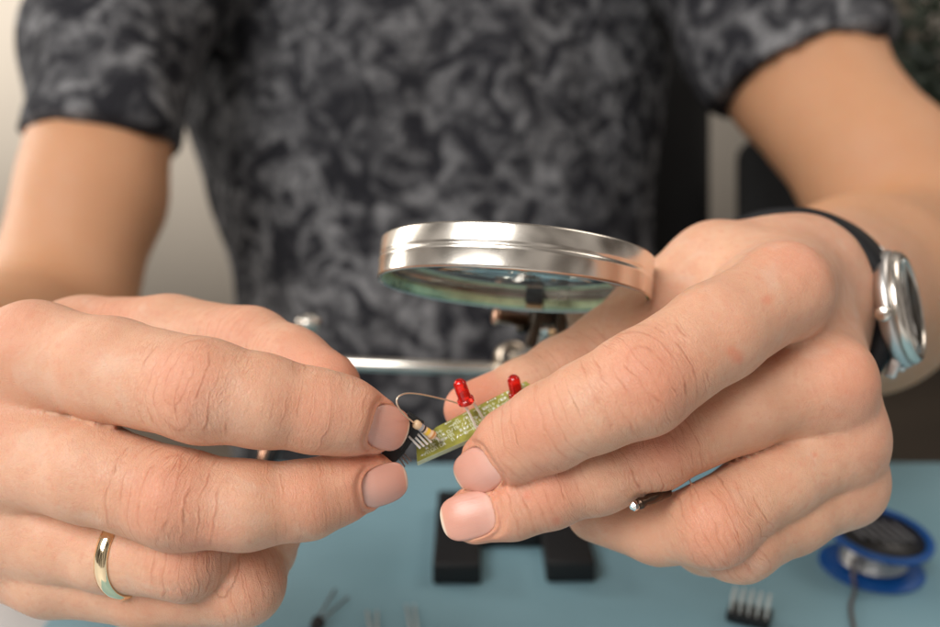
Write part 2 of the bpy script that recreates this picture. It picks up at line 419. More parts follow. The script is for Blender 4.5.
def surface_nets(fn, xs, ys, zs, blk=4):
    """rectilinear grid, exact values only near the surface, one quad per crossed edge"""
    xs, ys, zs = [np.asarray(a, np.float32) for a in (xs, ys, zs)]
    def pad(a):
        n = (-len(a)) % blk
        return np.concatenate([a, a[-1]+np.arange(1, n+1, dtype=np.float32)*(a[-1]-a[-2])]) if n else a
    xs, ys, zs = pad(xs), pad(ys), pad(zs)
    def ctr(a):
        b = a.reshape(-1, blk); nx = np.concatenate([a[blk::blk], [a[-1]]]); return (b[:, 0]+nx)/2, np.abs(nx-b[:, 0])/2
    cx, hx = ctr(xs); cy, hy = ctr(ys); cz, hz = ctr(zs)
    G = np.stack(np.meshgrid(cx, cy, cz, indexing='ij'), -1).reshape(-1, 3)
    V = np.concatenate([fn(G[i:i+400000]) for i in range(0, len(G), 400000)]).reshape(len(cx), len(cy), len(cz))
    Rr = np.sqrt(hx[:, None, None]**2+hy[None, :, None]**2+hz[None, None, :]**2)
    act = np.abs(V) < Rr*1.5+2.0
    F = np.repeat(np.repeat(np.repeat(V, blk, 0), blk, 1), blk, 2)
    bi = np.argwhere(act)
    o = np.stack(np.meshgrid(*[np.arange(blk)]*3, indexing='ij'), -1).reshape(-1, 3)
    for s in range(0, len(bi), 12000):
        idx = (bi[s:s+12000, None, :]*blk+o[None]).reshape(-1, 3)
        pts = np.stack([xs[idx[:, 0]], ys[idx[:, 1]], zs[idx[:, 2]]], -1)
        F[idx[:, 0], idx[:, 1], idx[:, 2]] = fn(pts)
    S = F < 0
    nx, ny, nz = F.shape
    cell = np.zeros((nx-1, ny-1, nz-1), bool); first = S[:-1, :-1, :-1]
    for i in (0, 1):
        for j in (0, 1):
            for k in (0, 1):
                cell |= S[i:nx-1+i, j:ny-1+j, k:nz-1+k] != first
    ci = np.argwhere(cell); vid = -np.ones(cell.shape, np.int32); vid[cell] = np.arange(len(ci))
    acc = np.zeros((len(ci), 3)); cnt = np.zeros(len(ci))
    ax = (xs, ys, zs)
    for e in range(3):
        o1, o2 = [a for a in range(3) if a != e]
        for i in (0, 1):
            for j in (0, 1):
                off = np.zeros(3, int); off[o1] = i; off[o2] = j
                A = ci+off; B = A.copy(); B[:, e] += 1
                fa = F[A[:, 0], A[:, 1], A[:, 2]]; fb = F[B[:, 0], B[:, 1], B[:, 2]]
                m = (fa < 0) != (fb < 0); t = fa[m]/(fa[m]-fb[m])
                pa = np.stack([ax[q][A[m, q]] for q in range(3)], -1).astype(float); pb = np.stack([ax[q][B[m, q]] for q in range(3)], -1)
                acc[m] += pa+(pb-pa)*t[:, None]; cnt[m] += 1
    verts = acc/np.maximum(cnt, 1)[:, None]
    quads = []
    for e in range(3):
        o1, o2 = [(1, 2), (2, 0), (0, 1)][e]
        sl = [slice(None)]*3; sh = [slice(None)]*3; sl[e] = slice(0, -1); sh[e] = slice(1, None)
        Sa, Sb = S[tuple(sl)], S[tuple(sh)]
        E = np.argwhere(Sa != Sb)
        ok = (E[:, o1] > 0) & (E[:, o2] > 0)
        for q in range(3): ok &= E[:, q] < cell.shape[q]
        E = E[ok]
        def vv(a, b):
            I = E.copy(); I[:, o1] -= a; I[:, o2] -= b
            return vid[I[:, 0], I[:, 1], I[:, 2]]
        q = np.stack([vv(1, 1), vv(0, 1), vv(0, 0), vv(1, 0)], -1)
        flip = ~Sa[E[:, 0], E[:, 1], E[:, 2]]
        q[flip] = q[flip][:, ::-1]
        quads.append(q)
    quads = np.concatenate(quads); quads = quads[(quads >= 0).all(1)]
    return verts, quads
def relax(v, q, n=2, w=.5):
    for _ in range(n):
        acc = np.zeros_like(v); c = np.zeros(len(v))
        for a, b in ((0, 1), (1, 2), (2, 3), (3, 0)):
            for i in range(3):
                acc[:, i] += np.bincount(q[:, a], v[q[:, b], i], len(v)) + np.bincount(q[:, b], v[q[:, a], i], len(v))
            c += np.bincount(q[:, a], minlength=len(v)) + np.bincount(q[:, b], minlength=len(v))
        v = v*(1-w)+w*acc/np.maximum(c, 1)[:, None]
    return v
def project(v, fn, n=1, e=.25):
    for _ in range(n):
        d = fn(v); g = np.stack([fn(v+np.eye(3)[i]*e)-d for i in range(3)], -1)/e
        g2 = (g*g).sum(1)
        v = v-(np.clip(d, -2, 2)/np.maximum(g2, .3))[:, None]*g
    return v
def subdivide(v, q):
    n = len(v)
    E = np.concatenate([q[:, [i, (i+1) % 4]] for i in range(4)]); Es = np.sort(E, 1)
    key = Es[:, 0].astype(np.int64)*n+Es[:, 1]; uk, inv = np.unique(key, return_inverse=True); inv = inv.reshape(-1)
    ea, eb = (uk//n).astype(int), (uk % n).astype(int); m = len(q)
    fp = v[q].mean(1)
    # Catmull-Clark
    ep = (v[ea]+v[eb])/2; fsum = np.zeros((len(uk), 3)); fc = np.bincount(inv, minlength=len(uk))
    ff = np.tile(np.arange(m), 4)
    for i in range(3): fsum[:, i] = np.bincount(inv, fp[ff, i], len(uk))
    epn = ep.copy(); in_ = fc == 2; epn[in_] = (v[ea]+v[eb]+fsum)[in_]/4
    vn = v.copy(); F = np.zeros_like(v); R = np.zeros_like(v); k = np.bincount(q.ravel(), minlength=n).astype(float); ke = (np.bincount(ea, minlength=n)+np.bincount(eb, minlength=n)).astype(float)
    for i in range(3):
        F[:, i] = np.bincount(q.ravel(), np.repeat(fp[:, i], 4), n); R[:, i] = np.bincount(ea, ep[:, i], n)+np.bincount(eb, ep[:, i], n)
    g = (k == ke) & (k >= 3); kk = k[g][:, None]
    vn[g] = (F[g]/kk+2*R[g]/kk+(kk-3)*v[g])/kk
    V = np.concatenate([vn, epn, fp]); e = [n+inv[i*m:(i+1)*m] for i in range(4)]; f = n+len(uk)+np.arange(m)
    Q = np.concatenate([np.stack([q[:, i], e[i], f, e[i-1]], -1) for i in range(4)])
    return V, Q
def normals(v, q):
    n = np.cross(v[q[:, 2]]-v[q[:, 0]], v[q[:, 3]]-v[q[:, 1]]); out = np.zeros_like(v)
    for i in range(3):
        for j in range(4): out[:, i] += np.bincount(q[:, j], n[:, i], len(v))
    return out/np.maximum(np.linalg.norm(out, axis=1), 1e-9)[:, None]
def vnoise(p, s, seed=0):
    p = p/s+seed*17.3+100; i = np.floor(p).astype(np.int64); f = p-i; f = f*f*(3-2*f); out = 0
    def hsh(a): 
        h = (a[:, 0]*73856093) ^ (a[:, 1]*19349663) ^ (a[:, 2]*83492791); h = (h ^ (h >> 13))*1274126177 & 0x7fffffff
        return (h ^ (h >> 16)) % 10007/10007.0
    for a in (0, 1):
        for b in (0, 1):
            for c in (0, 1):
                wgt = np.where(a, f[:, 0], 1-f[:, 0])*np.where(b, f[:, 1], 1-f[:, 1])*np.where(c, f[:, 2], 1-f[:, 2])
                out = out+wgt*hsh(i+np.array([a, b, c]))
    return out*2-1
def sstep(a, b, x): t = np.clip((x-a)/(b-a), 0, 1); return t*t*(3-2*t)

def mesh_from(name, v, q, mats, attrs=None, mi=None, polys=None):
    me = bpy.data.meshes.new(name); n, m = len(v), len(q)
    me.vertices.add(n); me.vertices.foreach_set('co', v.astype(np.float32).ravel())
    me.loops.add(m*4); me.loops.foreach_set('vertex_index', q.astype(np.int32).ravel())
    me.polygons.add(m); me.polygons.foreach_set('loop_start', np.arange(0, m*4, 4, dtype=np.int32))
    me.polygons.foreach_set('use_smooth', np.ones(m, bool))
    for mm in mats: me.materials.append(mm)
    if mi is not None: me.polygons.foreach_set('material_index', mi.astype(np.int32))
    for k, a in (attrs or {}).items():
        at = me.attributes.new(k, 'FLOAT_VECTOR', 'POINT'); at.data.foreach_set('vector', a.astype(np.float32).ravel())
    me.update(calc_edges=True); me.validate(verbose=False)
    return me

def axis_grid(lo, f0, f1, hi, fine, coarse):
    a = np.arange(f0-coarse, lo-coarse, -coarse)[::-1]; b = np.arange(f0, f1, fine); c = np.arange(b[-1]+coarse, hi+coarse, coarse)
    return np.concatenate([a, b, c])
FINE = 0.8
bx = axis_grid(-340, -130, 126, 340, FINE, 5.0)
by = axis_grid(-180, -82, 32, 330, FINE, 5.0)
bz = axis_grid(165, 172, 284, 880, FINE, 5.5)
v, q = surface_nets(body_sdf, bx, by, bz)
v = relax(v, q, 1, .5); v = project(v, body_sdf, 1)
v, q = subdivide(v, q)
nrm = normals(v, q)
hand_zone = (v[:, 2] < 292) & (np.abs(v[:, 0]) < 135)
# --- gentle irregularity of real flesh
hz_ = np.where(hand_zone, 1.0, 0)
v = v+nrm*((vnoise(v, 11.0, 1)*.17+vnoise(v, 4.5, 2)*.10+vnoise(v, 2.0, 4)*.025)*hz_ + (1-hz_)*(vnoise(v, 38.0, 3)*1.5+vnoise(v, 90.0, 9)*2.5))[:, None]

joint = np.zeros((len(v), 3)); tone = np.zeros((len(v), 3))
VIEW = lambda p: -unit(p)
def joint_frame(js, i, tw=(0, 0, 0)):
    p, r = js[i]; a = js[max(i-1, 0)][0]; b = js[min(i+1, len(js)-1)][0]
    t = unit(b-a); n = VIEW(p)+np.asarray(tw); n = unit(n-t*(n@t)); s = np.cross(t, n); return p, r, t, n, s
def wrinkle(js, i, su=1.0, ss=1.0, amp=1.0, red=.35, du=0.0, tw=(0, 0, 0), bump=0.0):
    global v
    p, r, t, n, s = joint_frame(js, i, tw)
    q_ = v-p-t*du; m = (np.abs(q_).max(1) < r*2.2); idx = np.nonzero(m)[0]; d = q_[idx]
    uu, s_, w_ = d@t, d@s, d@n
    st = amp*sstep(r*1.75, r*1.0, np.sqrt(uu**2+(s_*.85)**2))*sstep(.0, .45, w_/r)*sstep(r*1.35, r*1.15, np.sqrt(s_**2+w_**2))
    better = st > joint[idx, 2]
    joint[idx[better]] = np.stack([uu*su, s_*ss, st], -1)[better]
    tone[idx, 0] = np.maximum(tone[idx, 0], red*sstep(r*1.3, r*.2, np.sqrt(uu**2+s_**2))*sstep(0, .6, w_/r))
    if bump: v[idx] += n*(bump*np.exp(-(uu**2+s_**2)/(2*(r*.5)**2))*sstep(0, .5, w_/r))[:, None]
hL, hR = HANDS['one'], HANDS['two']
LI, LM, LR, LP = [hL['fingers'][k] for k in ('index', 'middle', 'ring', 'pinky')]
RI, RM, RR, RP = [hR['fingers'][k] for k in ('index', 'middle', 'ring', 'pinky')]
wrinkle(LI, 2, 1.0, 1.0, 1.0, .42, 0, (0, .1, 0)); wrinkle(LI, 4, .9, .35, .55, .3, 0, (0, .1, 0))
wrinkle(LM, 2, .85, .6, 1.0, .42, 0, (0, -.05, 0)); wrinkle(LM, 4, .9, .3, .5, .3)
wrinkle(LR, 2, .9, .5, .9, .42); wrinkle(LP, 2, .9, .5, .8, .3)
wrinkle(RI, 2, .85, .85, 1.1, .5, 0, (0, .1, 0)); wrinkle(RI, 4, .8, .35, .6, .3, 0, (0, .1, 0))
wrinkle(RM, 2, .9, .6, 1.15, .55); wrinkle(RM, 4, .8, .3, .9, .45)
wrinkle(hL['thumb'], 3, .8, .3, .6, .3, 2.0, (0, .3, 0)); wrinkle(hL['thumb'], 1, .8, .3, .5, .3, 12.0, (0, .3, 0)); wrinkle(hR['thumb'], 4, .8, .4, .6, .2)
wrinkle(RR, 2, .9, .5, 1.0, .4); wrinkle(RP, 2, .9, .5, .8, .4)
wrinkle(RI, 0, .55, .4, .25, .32, 0, (0, .5, 0)); wrinkle(RM, 0, .55, .4, .25, .4, 0, (.4, 0, 0)); wrinkle(LI, 0, .5, .4, .2, .3, 0, (0, .4, 0)); wrinkle(LM, 0, .5, .4, .15, .25)
wrinkle(RR, 0, .5, .4, .2, .25)
for js, am in ((LI, .65), (LM, .7), (LR, .5), (RI, .6), (RM, .5), (hL['thumb'], .45), (hR['thumb'], .8)):   # fingertips are redder
    p, r = js[-1]; d = np.linalg.norm(v-p, axis=1); tone[:, 0] = np.maximum(tone[:, 0], am*sstep(r*2.4, r*.9, d))
for pxy, rad_ in (((767, 300, 200), 1.3), ((737, 357, 197), 1.6), ((731, 352, 197), 1.2), ((527, 495, 196), 1.1), ((556, 521, 193), 1.0), ((815, 455, 208), .7)):
    c_ = P(*pxy); vx = v[:, 0]/v[:, 2]; vy = v[:, 1]/v[:, 2]
    dd = np.hypot(vx-c_[0]/c_[2], vy-c_[1]/c_[2])*c_[2]; tone[:, 2] = np.maximum(tone[:, 2], np.exp(-(dd/rad_)**2)*(v[:, 2] < c_[2]+12))
tone[:, 1] = sstep(262, 380, v[:, 2])*.8                        # arms are a little more tanned than the hands

# --- nails: plates standing in folds of skin
nv, nq, nat = [], [], []
def nail(js, cpx, Lmm, Wmm, tw=(0, 0, 0), Rn=6.8, lift=.9, base=0, axis=None):
    global v
    tip, r = js[-1]; prev = js[-2][0]; a = unit(tip-prev) if axis is None else unit(axis)
    n = VIEW(tip)+np.asarray(tw); n = unit(n-a*(n@a)); s = np.cross(a, n)
    # centre on the surface below the given pixel
    c0 = P(cpx[0], cpx[1], tip[2]); rel = c0-tip; c = tip+a*(rel@a)+s*(rel@s)+n*(r*lift)
    def zt(x, y): return -y*y/(2*Rn)-np.where(x > 0, x*x/(2*13.0), x*x/(2*26.0))
    def outline(x, y):                      # <0 inside
        X = x/(Lmm/2); Y = y/(Wmm/2)
        e = np.where(X < 0, 2.6, 2.9)
        return (np.abs(X)**e+np.abs(Y)**3.2)**(1/2.9)-1
    d = v-c; idx = np.nonzero((np.abs(d@a) < Lmm*.95) & (np.abs(d@s) < Wmm*.95) & (d@n > -r*1.05) & (d@n < 6))[0]; d = d[idx]
    x, y, z = d@a, d@s, d@n; o = outline(x, y)*min(Lmm, Wmm)/2   # ~mm
    fac = sstep(-.2, .25, (nrm[idx]@n))
    inside = sstep(.5, -.35, o)*fac
    tgt = zt(x, y)-.42
    dz = (tgt-z)*inside
    # folds around the root and the sides, not at the free edge
    root = np.clip(sstep(.55, -.1, x/(Lmm/2))+.0, 0, 1)
    fold = np.exp(-((o-.95)/.75)**2)*fac*root
    out = sstep(1.8, .5, o)*sstep(.3, .6, o)
    surf = zt(x, y)+.28
    dz += np.clip(surf-z, -1.2, .9)*fold*.85
    v[idx] += n*dz[:, None]
    # plate
    nu, nw = 30, 22; g = []
    U = np.linspace(-1, 1, nu); Wd = np.linspace(-1, 1, nw)
    for uu in U:
        for ww in Wd:
            # square to superellipse
            X, Y = uu, ww
            e = 2.9; m_ = max(abs(X), abs(Y), 1e-6); l_ = (abs(X)**e+abs(Y)**e)**(1/e); k = m_/l_
            g.append((X*k*Lmm/2, Y*k*Wmm/2))
    g = np.array(g); z0 = zt(g[:, 0], g[:, 1])+vnoise(np.stack([g[:, 0], g[:, 1], g[:, 0]*0], -1), 3.0, 5)*.03
    edge = np.maximum(np.abs(g[:, 0])/(Lmm/2), np.abs(g[:, 1])/(Wmm/2))
    top = c+g[:, :1]*a+g[:, 1:]*s+(z0-.06*sstep(.9, 1, edge))[:, None]*n
    bot = c+g[:, :1]*a+g[:, 1:]*s+(z0-.55)[:, None]*n
    b0 = sum(len(k) for k in nv); N_ = len(g); nv.extend([top, bot])
    at = np.stack([(g[:, 0]/(Lmm/2)+1)/2, g[:, 1]/(Wmm/2), np.zeros(N_)], -1); nat.extend([at, at])
    I = np.arange(N_).reshape(nu, nw)
    A = np.stack([I[:-1, :-1], I[1:, :-1], I[1:, 1:], I[:-1, 1:]], -1).reshape(-1, 4)
    nq.append(A+b0); nq.append(A[:, ::-1]+b0+N_)
    bd = np.concatenate([I[:-1, 0], I[-1, :-1], I[1:, -1][::-1], I[0, 1:][::-1]]); bn = np.roll(bd, -1)
    nq.append(np.stack([bn, bd, bd+N_, bn+N_], -1)+b0)
nail(LI, (379, 425), 11.2, 9.6, (.10, -.05, 0))
nail(LM, (379, 481), 11.0, 9.2, (.18, -.38, 0))
nail(RI, (485, 466), 12.4, 10.2, (-.12, -.12, 0))
nail(RM, (471, 515), 12.2, 10.0, (-.10, -.05, 0))
nverts = np.concatenate(nv); nquads = np.concatenate(nq)+len(v); nattr = np.concatenate(nat)
allv = np.concatenate([v, nverts]); allq = np.concatenate([q, nquads])
mi = np.concatenate([np.zeros(len(q), int), np.ones(len(nquads), int)])
me = mesh_from('person', c2w(allv), allq, [SKIN, NAIL], dict(joint=np.concatenate([joint, nattr]), tone=np.concatenate([tone, nattr*0])), mi)
person = bpy.data.objects.new('person', me); COL.objects.link(person)
tag(person, 'person in a dark patterned t-shirt holding small electronic parts in both hands', 'person')

# ------------------------------------------------------------------ shirt
hemL_a, hemL_n = P(108, 146, 622), unit(np.array([.02, 1, .16]))
hemR_a, hemR_n = P(792, 78, 640), unit(np.array([-.34, .94, .12]))
def shirt_sdf(p):
    p = p.astype(np.float32)
    big = lambda c, r: ellipsoid(p, c, r)
    t = big(P(428, 30, 800), (212, 320, 118))
    t = smin(t, big(P(452, 430, 815), (186, 300, 108)), 70)
    cone = lambda a, b, r1, r2: rcone(p, a, b, r1, r2)
    sl = smin(cone(P(102, 165, 610), P(119, 40, 655), 52, 54), cone(P(118, 40, 655), P(200, -90, 720), 54, 72), 30)
    sl = np.maximum(sl, -((p-hemL_a.astype(np.float32)) @ hemL_n.astype(np.float32)))
    sr = smin(cone(P(812, 112, 616), P(782, 30, 650), 61, 62), cone(P(785, 30, 655), P(700, -90, 720), 59, 74), 30)
    sr = np.maximum(sr, -((p-hemR_a.astype(np.float32)) @ hemR_n.astype(np.float32)))
    return smin(smin(t, sl, 14), smin(t, sr, 14), 4)
sv, sq = surface_nets(shirt_sdf, np.arange(-360, 361, 6.0), np.arange(-330, 300, 6.0), np.arange(560, 930, 6.0))
sv = relax(sv, sq, 1, .4)
sn = normals(sv, sq)
sv, sq = subdivide(sv, sq)
sn = normals(sv, sq)
st_ = sv*np.array([1.0, .55, 1.0])
sv = sv+sn*(vnoise(st_, 26, 7)*3.5+vnoise(st_, 60, 8)*8)[:, None]
me = mesh_from('t_shirt', c2w(sv), sq, [SHIRT])
shirt = bpy.data.objects.new('t_shirt', me); COL.objects.link(shirt); shirt.parent = person

# ------------------------------------------------------------------ common materials
CHROME = pm('brushed_nickel', (0.74, 0.69, 0.62), .23, 1.0, vary=.04, vscale=90)
STEEL = pm('steel', (0.62, 0.60, 0.58), .36, 1.0, vary=.06, vscale=200)
BRASS = pm('aged_brass', (0.50, 0.33, 0.19), .35, 1.0, vary=.15, vscale=300)
GOLD = pm('gold', (0.92, 0.74, 0.48), .10, 1.0, bump=.00002, bscale=900)
BLACKP = pm('black_enamel', (0.006, 0.006, 0.007), .5, vary=.2, vscale=150)
BLACKR = pm('black_plastic', (0.009, 0.009, 0.010), .42, vary=.2, vscale=400)
LEATHER = pm('black_leather', (0.007, 0.007, 0.008), .6, bump=.0003, bscale=1500, Specular_IOR_Level=.25)
TIN = pm('tinned_wire', (0.86, 0.83, 0.78), .30, .4)
DARKTIN = pm('dark_wire', (0.22, 0.17, 0.15), .45, .6)

# ------------------------------------------------------------------ table, mat, floor, walls
TW = pm('white_tabletop', (0.66, 0.66, 0.66), .4, vary=.03, vscale=8)
table = empty('table', (0, .2, 0))
e0 = ground(300, 469); e1 = ground(940, 459); yfar = 0.5*(e0.y+e1.y)
bm = bmesh.new(); box(bm, (-.1, yfar-.5, -.0135), (1, 0, 0), (0, 1, 0), (0, 0, 1), 1.9, 1.0, .025, .003)
obj('tabletop', bm, TW, table)
for x in (-.98, .78):
    for y in (yfar-.93, yfar-.07):
        bm = bmesh.new(); lathe(bm, (x, y, -.72), (0, 0, 1), [(0, 0), (.018, 0), (.024, .69), (0, .694)], 20)
        obj('leg', bm, TW, table)
tag(table, 'white table under the blue mat, showing at the lower left corner', 'table')
def mat_material():
    m, t, b = nt('blue_mat'); N, L = t.nodes, t.links
    tc = N.new('ShaderNodeTexCoord')
    n = N.new('ShaderNodeTexNoise'); n.inputs['Scale'].default_value = 7; n.inputs['Detail'].default_value = 4; L.new(tc.outputs['Object'], n.inputs['Vector'])
    r = N.new('ShaderNodeValToRGB'); r.color_ramp.elements[0].position = .32; r.color_ramp.elements[0].color = (0.19, 0.35, 0.415, 1)
    r.color_ramp.elements[1].position = .7; r.color_ramp.elements[1].color = (0.28, 0.47, 0.545, 1)
    L.new(n.outputs[0], r.inputs[0]); L.new(r.outputs[0], b.inputs['Base Color']); b.inputs['Roughness'].default_value = .55
    v_ = N.new('ShaderNodeTexNoise'); v_.inputs['Scale'].default_value = 900; L.new(tc.outputs['Object'], v_.inputs['Vector'])
    bp = N.new('ShaderNodeBump'); bp.inputs['Distance'].default_value = .0002; L.new(v_.outputs[0], bp.inputs['Height']); L.new(bp.outputs[0], b.inputs['Normal'])
    return m
lf = ground(52, 627)
bm = bmesh.new()
prism(bm, [(lf.x+.001, .05, .003), (.62, .05, .003), (.62, yfar-.003, .003), (lf.x-.003, yfar-.006, .003)], (0, 0, -.0035), .0008)
mat = obj('work_mat', bm, mat_material(), None, org=(0, .2, 0)); tag(mat, 'pale blue work mat lying flat across the table', 'mat')
bm = bmesh.new(); box(bm, (0, 1.5, -.77), (1, 0, 0), (0, 1, 0), (0, 0, 1), 10, 7, .05)
fl = obj('floor', bm, pm('brown_floor', (0.075, 0.056, 0.04), .6, vary=.25, vscale=3), None); tag(fl, kind='structure')
bm = bmesh.new(); box(bm, (0, 3.6, .6), (1, 0, 0), (0, 1, 0), (0, 0, 1), 10, .1, 2.8)
wl = obj('wall', bm, pm('beige_wall', (0.62, 0.56, 0.485), .9, vary=.04, vscale=1.5), None); tag(wl, kind='structure')
print('verts', len(v), 'shirt', len(sv))

# ------------------------------------------------------------------ circuit board with two lamps
def plane3(a, b, c):
    a, b, c = c2w(a), c2w(b), c2w(c); n = unit(np.cross(b-a, c-a))
    if n @ (np.array([0, 0, H])-a) < 0: n = -n
    return a, n
def onplane(px, py, pl, off=0.0):
    dr = np.array([(px-470)/FPX, (313.5-py)/FPX, 1.0]) @ M3; o = np.array([0, 0, H])
    t = ((pl[0]+pl[1]*off-o)@pl[1])/(dr@pl[1]); return Vector(o+dr*t)
BP = plane3(P(417, 463, 204.5), P(436, 427, 211), P(526, 382, 219))
BN = Vector(BP[1])
PCB = pm('green_circuit_board', (0.27, 0.26, 0.045), .38, vary=.35, vscale=350)
PCBE = pm('board_edge', (0.55, 0.62, 0.42), .6, vary=.1, vscale=600)
SILK = pm('pale_tracks', (0.58, 0.60, 0.42), .5)
SOLD = pm('solder', (0.7, 0.7, 0.66), .3, .9)
bpoly = [onplane(x, y, BP) for x, y in ((417, 462), (416, 446), (436, 427), (526, 381), (535, 388), (541, 408))]
board = empty('circuit_board', bpoly[0])
bm = bmesh.new(); prism(bm, bpoly, -BN*.0016, .00012)
bm.normal_update()
for f in bm.faces: f.material_index = 0 if abs(f.normal.dot(BN)) > .8 else 1
obj('board', bm, [PCB, PCBE], board, smooth=False)
e1v = (bpoly[3]-bpoly[2]).normalized(); e2v = BN.cross(e1v); org0 = bpoly[0]
if e2v.dot(bpoly[2]-bpoly[0]) < 0: e2v = -e2v
Wd_ = (bpoly[2]-bpoly[0]).dot(e2v); Ln = (bpoly[3]-bpoly[0]).dot(e1v)
rnd = random.Random(4)
bm = bmesh.new(); bs = bmesh.new()
def inpoly(p):
    return all(((bpoly[(i+1) % 6]-bpoly[i]).cross(p-bpoly[i])).dot(BN)*sgn_ > .0004*(bpoly[(i+1) % 6]-bpoly[i]).length for i in range(6))
sgn_ = 1 if ((bpoly[1]-bpoly[0]).cross(bpoly[2]-bpoly[1])).dot(BN) > 0 else -1
def strip(u0, v0, u1, v1, wd=.00020):
    a = org0+e1v*u0+e2v*v0; b = org0+e1v*u1+e2v*v1
    if not (inpoly(a) and inpoly(b)): return
    t = (b-a); 
    if t.length < 1e-5: return
    s_ = BN.cross(t).normalized()*wd/2; t = t.normalized()*wd/2; u_ = BN*.00003
    bm.faces.new([bm.verts.new(x+u_) for x in (a-t-s_, b+t-s_, b+t+s_, a-t+s_)])
rows = int(Wd_/.00115)
for r_ in range(rows+1):
    u = .0006
    while u < Ln+.004:
        v0 = .0006+r_*.00115; k = rnd.random(); h_ = .00075
        if k < .26: strip(u, v0, u, v0+h_); strip(u, v0+h_, u+.0005, v0+h_); strip(u+.0005, v0+h_, u+.0005, v0)
        elif k < .45: strip(u, v0, u+.0005, v0+h_)
        elif k < .6: strip(u, v0+h_*.5, u+.0016, v0+h_*.5)
        elif k < .75: strip(u, v0, u, v0+h_); strip(u-.0002, v0+h_*.5, u+.0004, v0+h_*.5)
        elif k < .85: strip(u, v0, u+.0007, v0); strip(u+.0007, v0, u+.0007, v0+h_); strip(u, v0+h_, u+.0007, v0+h_); strip(u, v0, u, v0+h_)
        if rnd.random() < .3:
            c = org0+e1v*(u+.0003)+e2v*(v0+h_*.5)
            if inpoly(c): lathe(bs, c, BN, [(.00026, .00001), (.0002, .00008), (0, .00012)], 8)
        u += rnd.choice([.0008, .001, .0013])
strip(.002, Wd_-.0005, Ln, Wd_-.0005, .0002)
obj('printed_track', bm, SILK, board, smooth=False); obj('solder_dot', bs, SOLD, board)

REDL, t_, b_ = nt('red_lamp_plastic')
b_.inputs['Base Color'].default_value = (0.95, 0.03, 0.02, 1); b_.inputs['Roughness'].default_value = .12
b_.inputs['Subsurface Weight'].default_value = .25; b_.inputs['Subsurface Radius'].default_value = (1, .1, .05); b_.inputs['Subsurface Scale'].default_value = .002
b_.inputs['Transmission Weight'].default_value = .85; b_.inputs['IOR'].default_value = 1.5; b_.inputs['Emission Color'].default_value = (1, .02, .01, 1)
def led(top, base, legs, label):
    top, base = Vector(top), Vector(base); ax = (top-base).normalized(); Lh = (top-base).length
    r = .00152
    bm = bmesh.new()
    pr = [(0, 0), (.0019, 0), (.00195, .0002), (.00195, .0009), (.0019, .00105), (r*1.03, .0011), (r, .0013)]
    n = 8
    for k in range(n+1):
        a = math.pi/2*k/n; pr.append((r*math.cos(a), Lh-r+r*math.sin(a)))
    lathe(bm, base, ax, pr, 32)
    o = obj('led_lamp', bm, REDL, board); o['label'] = label
    bm = bmesh.new(); x, y, z = frame(ax)
    box(bm, base+ax*.0024+x*.0003, x, y, ax, .0010, .0009, .0016, .0001); box(bm, base+ax*.0020-x*.0006, x, y, ax, .0004, .0006, .0022, .0001)
    obj('anvil', bm, pm('lamp_anvil', (.8, .12, .05), .3, .6), o)
    for a, b in legs:
        bm = bmesh.new(); a, b = Vector(a), Vector(b); t = (b-a).normalized(); s_ = t.orthogonal().normalized(); m_ = t.cross(s_)
        box(bm, (a+b)/2, s_, m_, t, .00048, .00045, (b-a).length, .00005)
        obj('leg', bm, TIN, o)
led(W(458, 379.5, 206), W(466.5, 402.5, 208.5), [(W(463.5, 402, 208.6), onplane(478.5, 432, BP)), (W(471, 399, 208.8), onplane(486, 423, BP))], 'red lamp standing high on two bare legs')
led(W(512.5, 375, 214), W(517, 396.5, 216), [(W(515.5, 396, 216), onplane(517, 401, BP)), (W(519.5, 395, 216.3), onplane(521, 399, BP))], 'red lamp seated close to the board')
tag(board, 'small green circuit board with two red lamps, pinched by the hand with the wristwatch', 'circuit board')

# ------------------------------------------------------------------ resistor with a long bent lead
ra, rb_ = W(413.8, 422.6, 201.5), W(435, 437, 204); rax = (rb_-ra).normalized(); rl = (rb_-ra).length
RES = [pm('resistor_beige', (0.72, 0.50, 0.30), .35), pm('band_black', (0.02, 0.02, 0.03), .35), pm('band_yellow', (0.80, 0.50, 0.05), .35), pm('band_grey', (0.32, 0.31, 0.33), .35), pm('band_brown', (0.55, .23, .07), .35)]
res = empty('resistor', ra)
prof = [(0, 0), (.0004, .00005), (.00085, .00025), (.00102, .0006), (.00102, .0012), (.00088, .0016), (.00084, rl*.5), (.00088, rl-.0016), (.00102, rl-.0012), (.00102, rl-.0006), (.00085, rl-.00025), (.0004, rl-.00005), (0, rl)]
def rad_at(h):
    for (r0, h0), (r1, h1) in zip(prof, prof[1:]):
        if h0 <= h <= h1: return r0+(r1-r0)*(h-h0)/max(h1-h0, 1e-9)
    return .0008
bm = bmesh.new(); lathe(bm, ra, rax, prof, 28); obj('resistor_body', bm, RES[0], res)
for f0, f1, mi_ in ((.27, .38, 3), (.40, .47, 1), (.55, .68, 2), (.80, .87, 4)):
    bm = bmesh.new(); hs = [rl*(f0+(f1-f0)*k/4) for k in range(5)]
    lathe(bm, ra, rax, [(rad_at(h)+.00003, h) for h in hs], 28); obj('colour_band', bm, RES[mi_], res)
bm = bmesh.new()
pts = [W(414, 423, 201.6), W(409, 419, 199), W(402.5, 413, 195.5), W(397.5, 405.5, 191.8), W(396.8, 399.5, 191), W(400.5, 395.2, 192), W(408, 393.3, 196), W(420, 394.2, 201), W(436, 397.5, 207), W(452, 401.5, 210.5), W(463, 405.5, 213)]
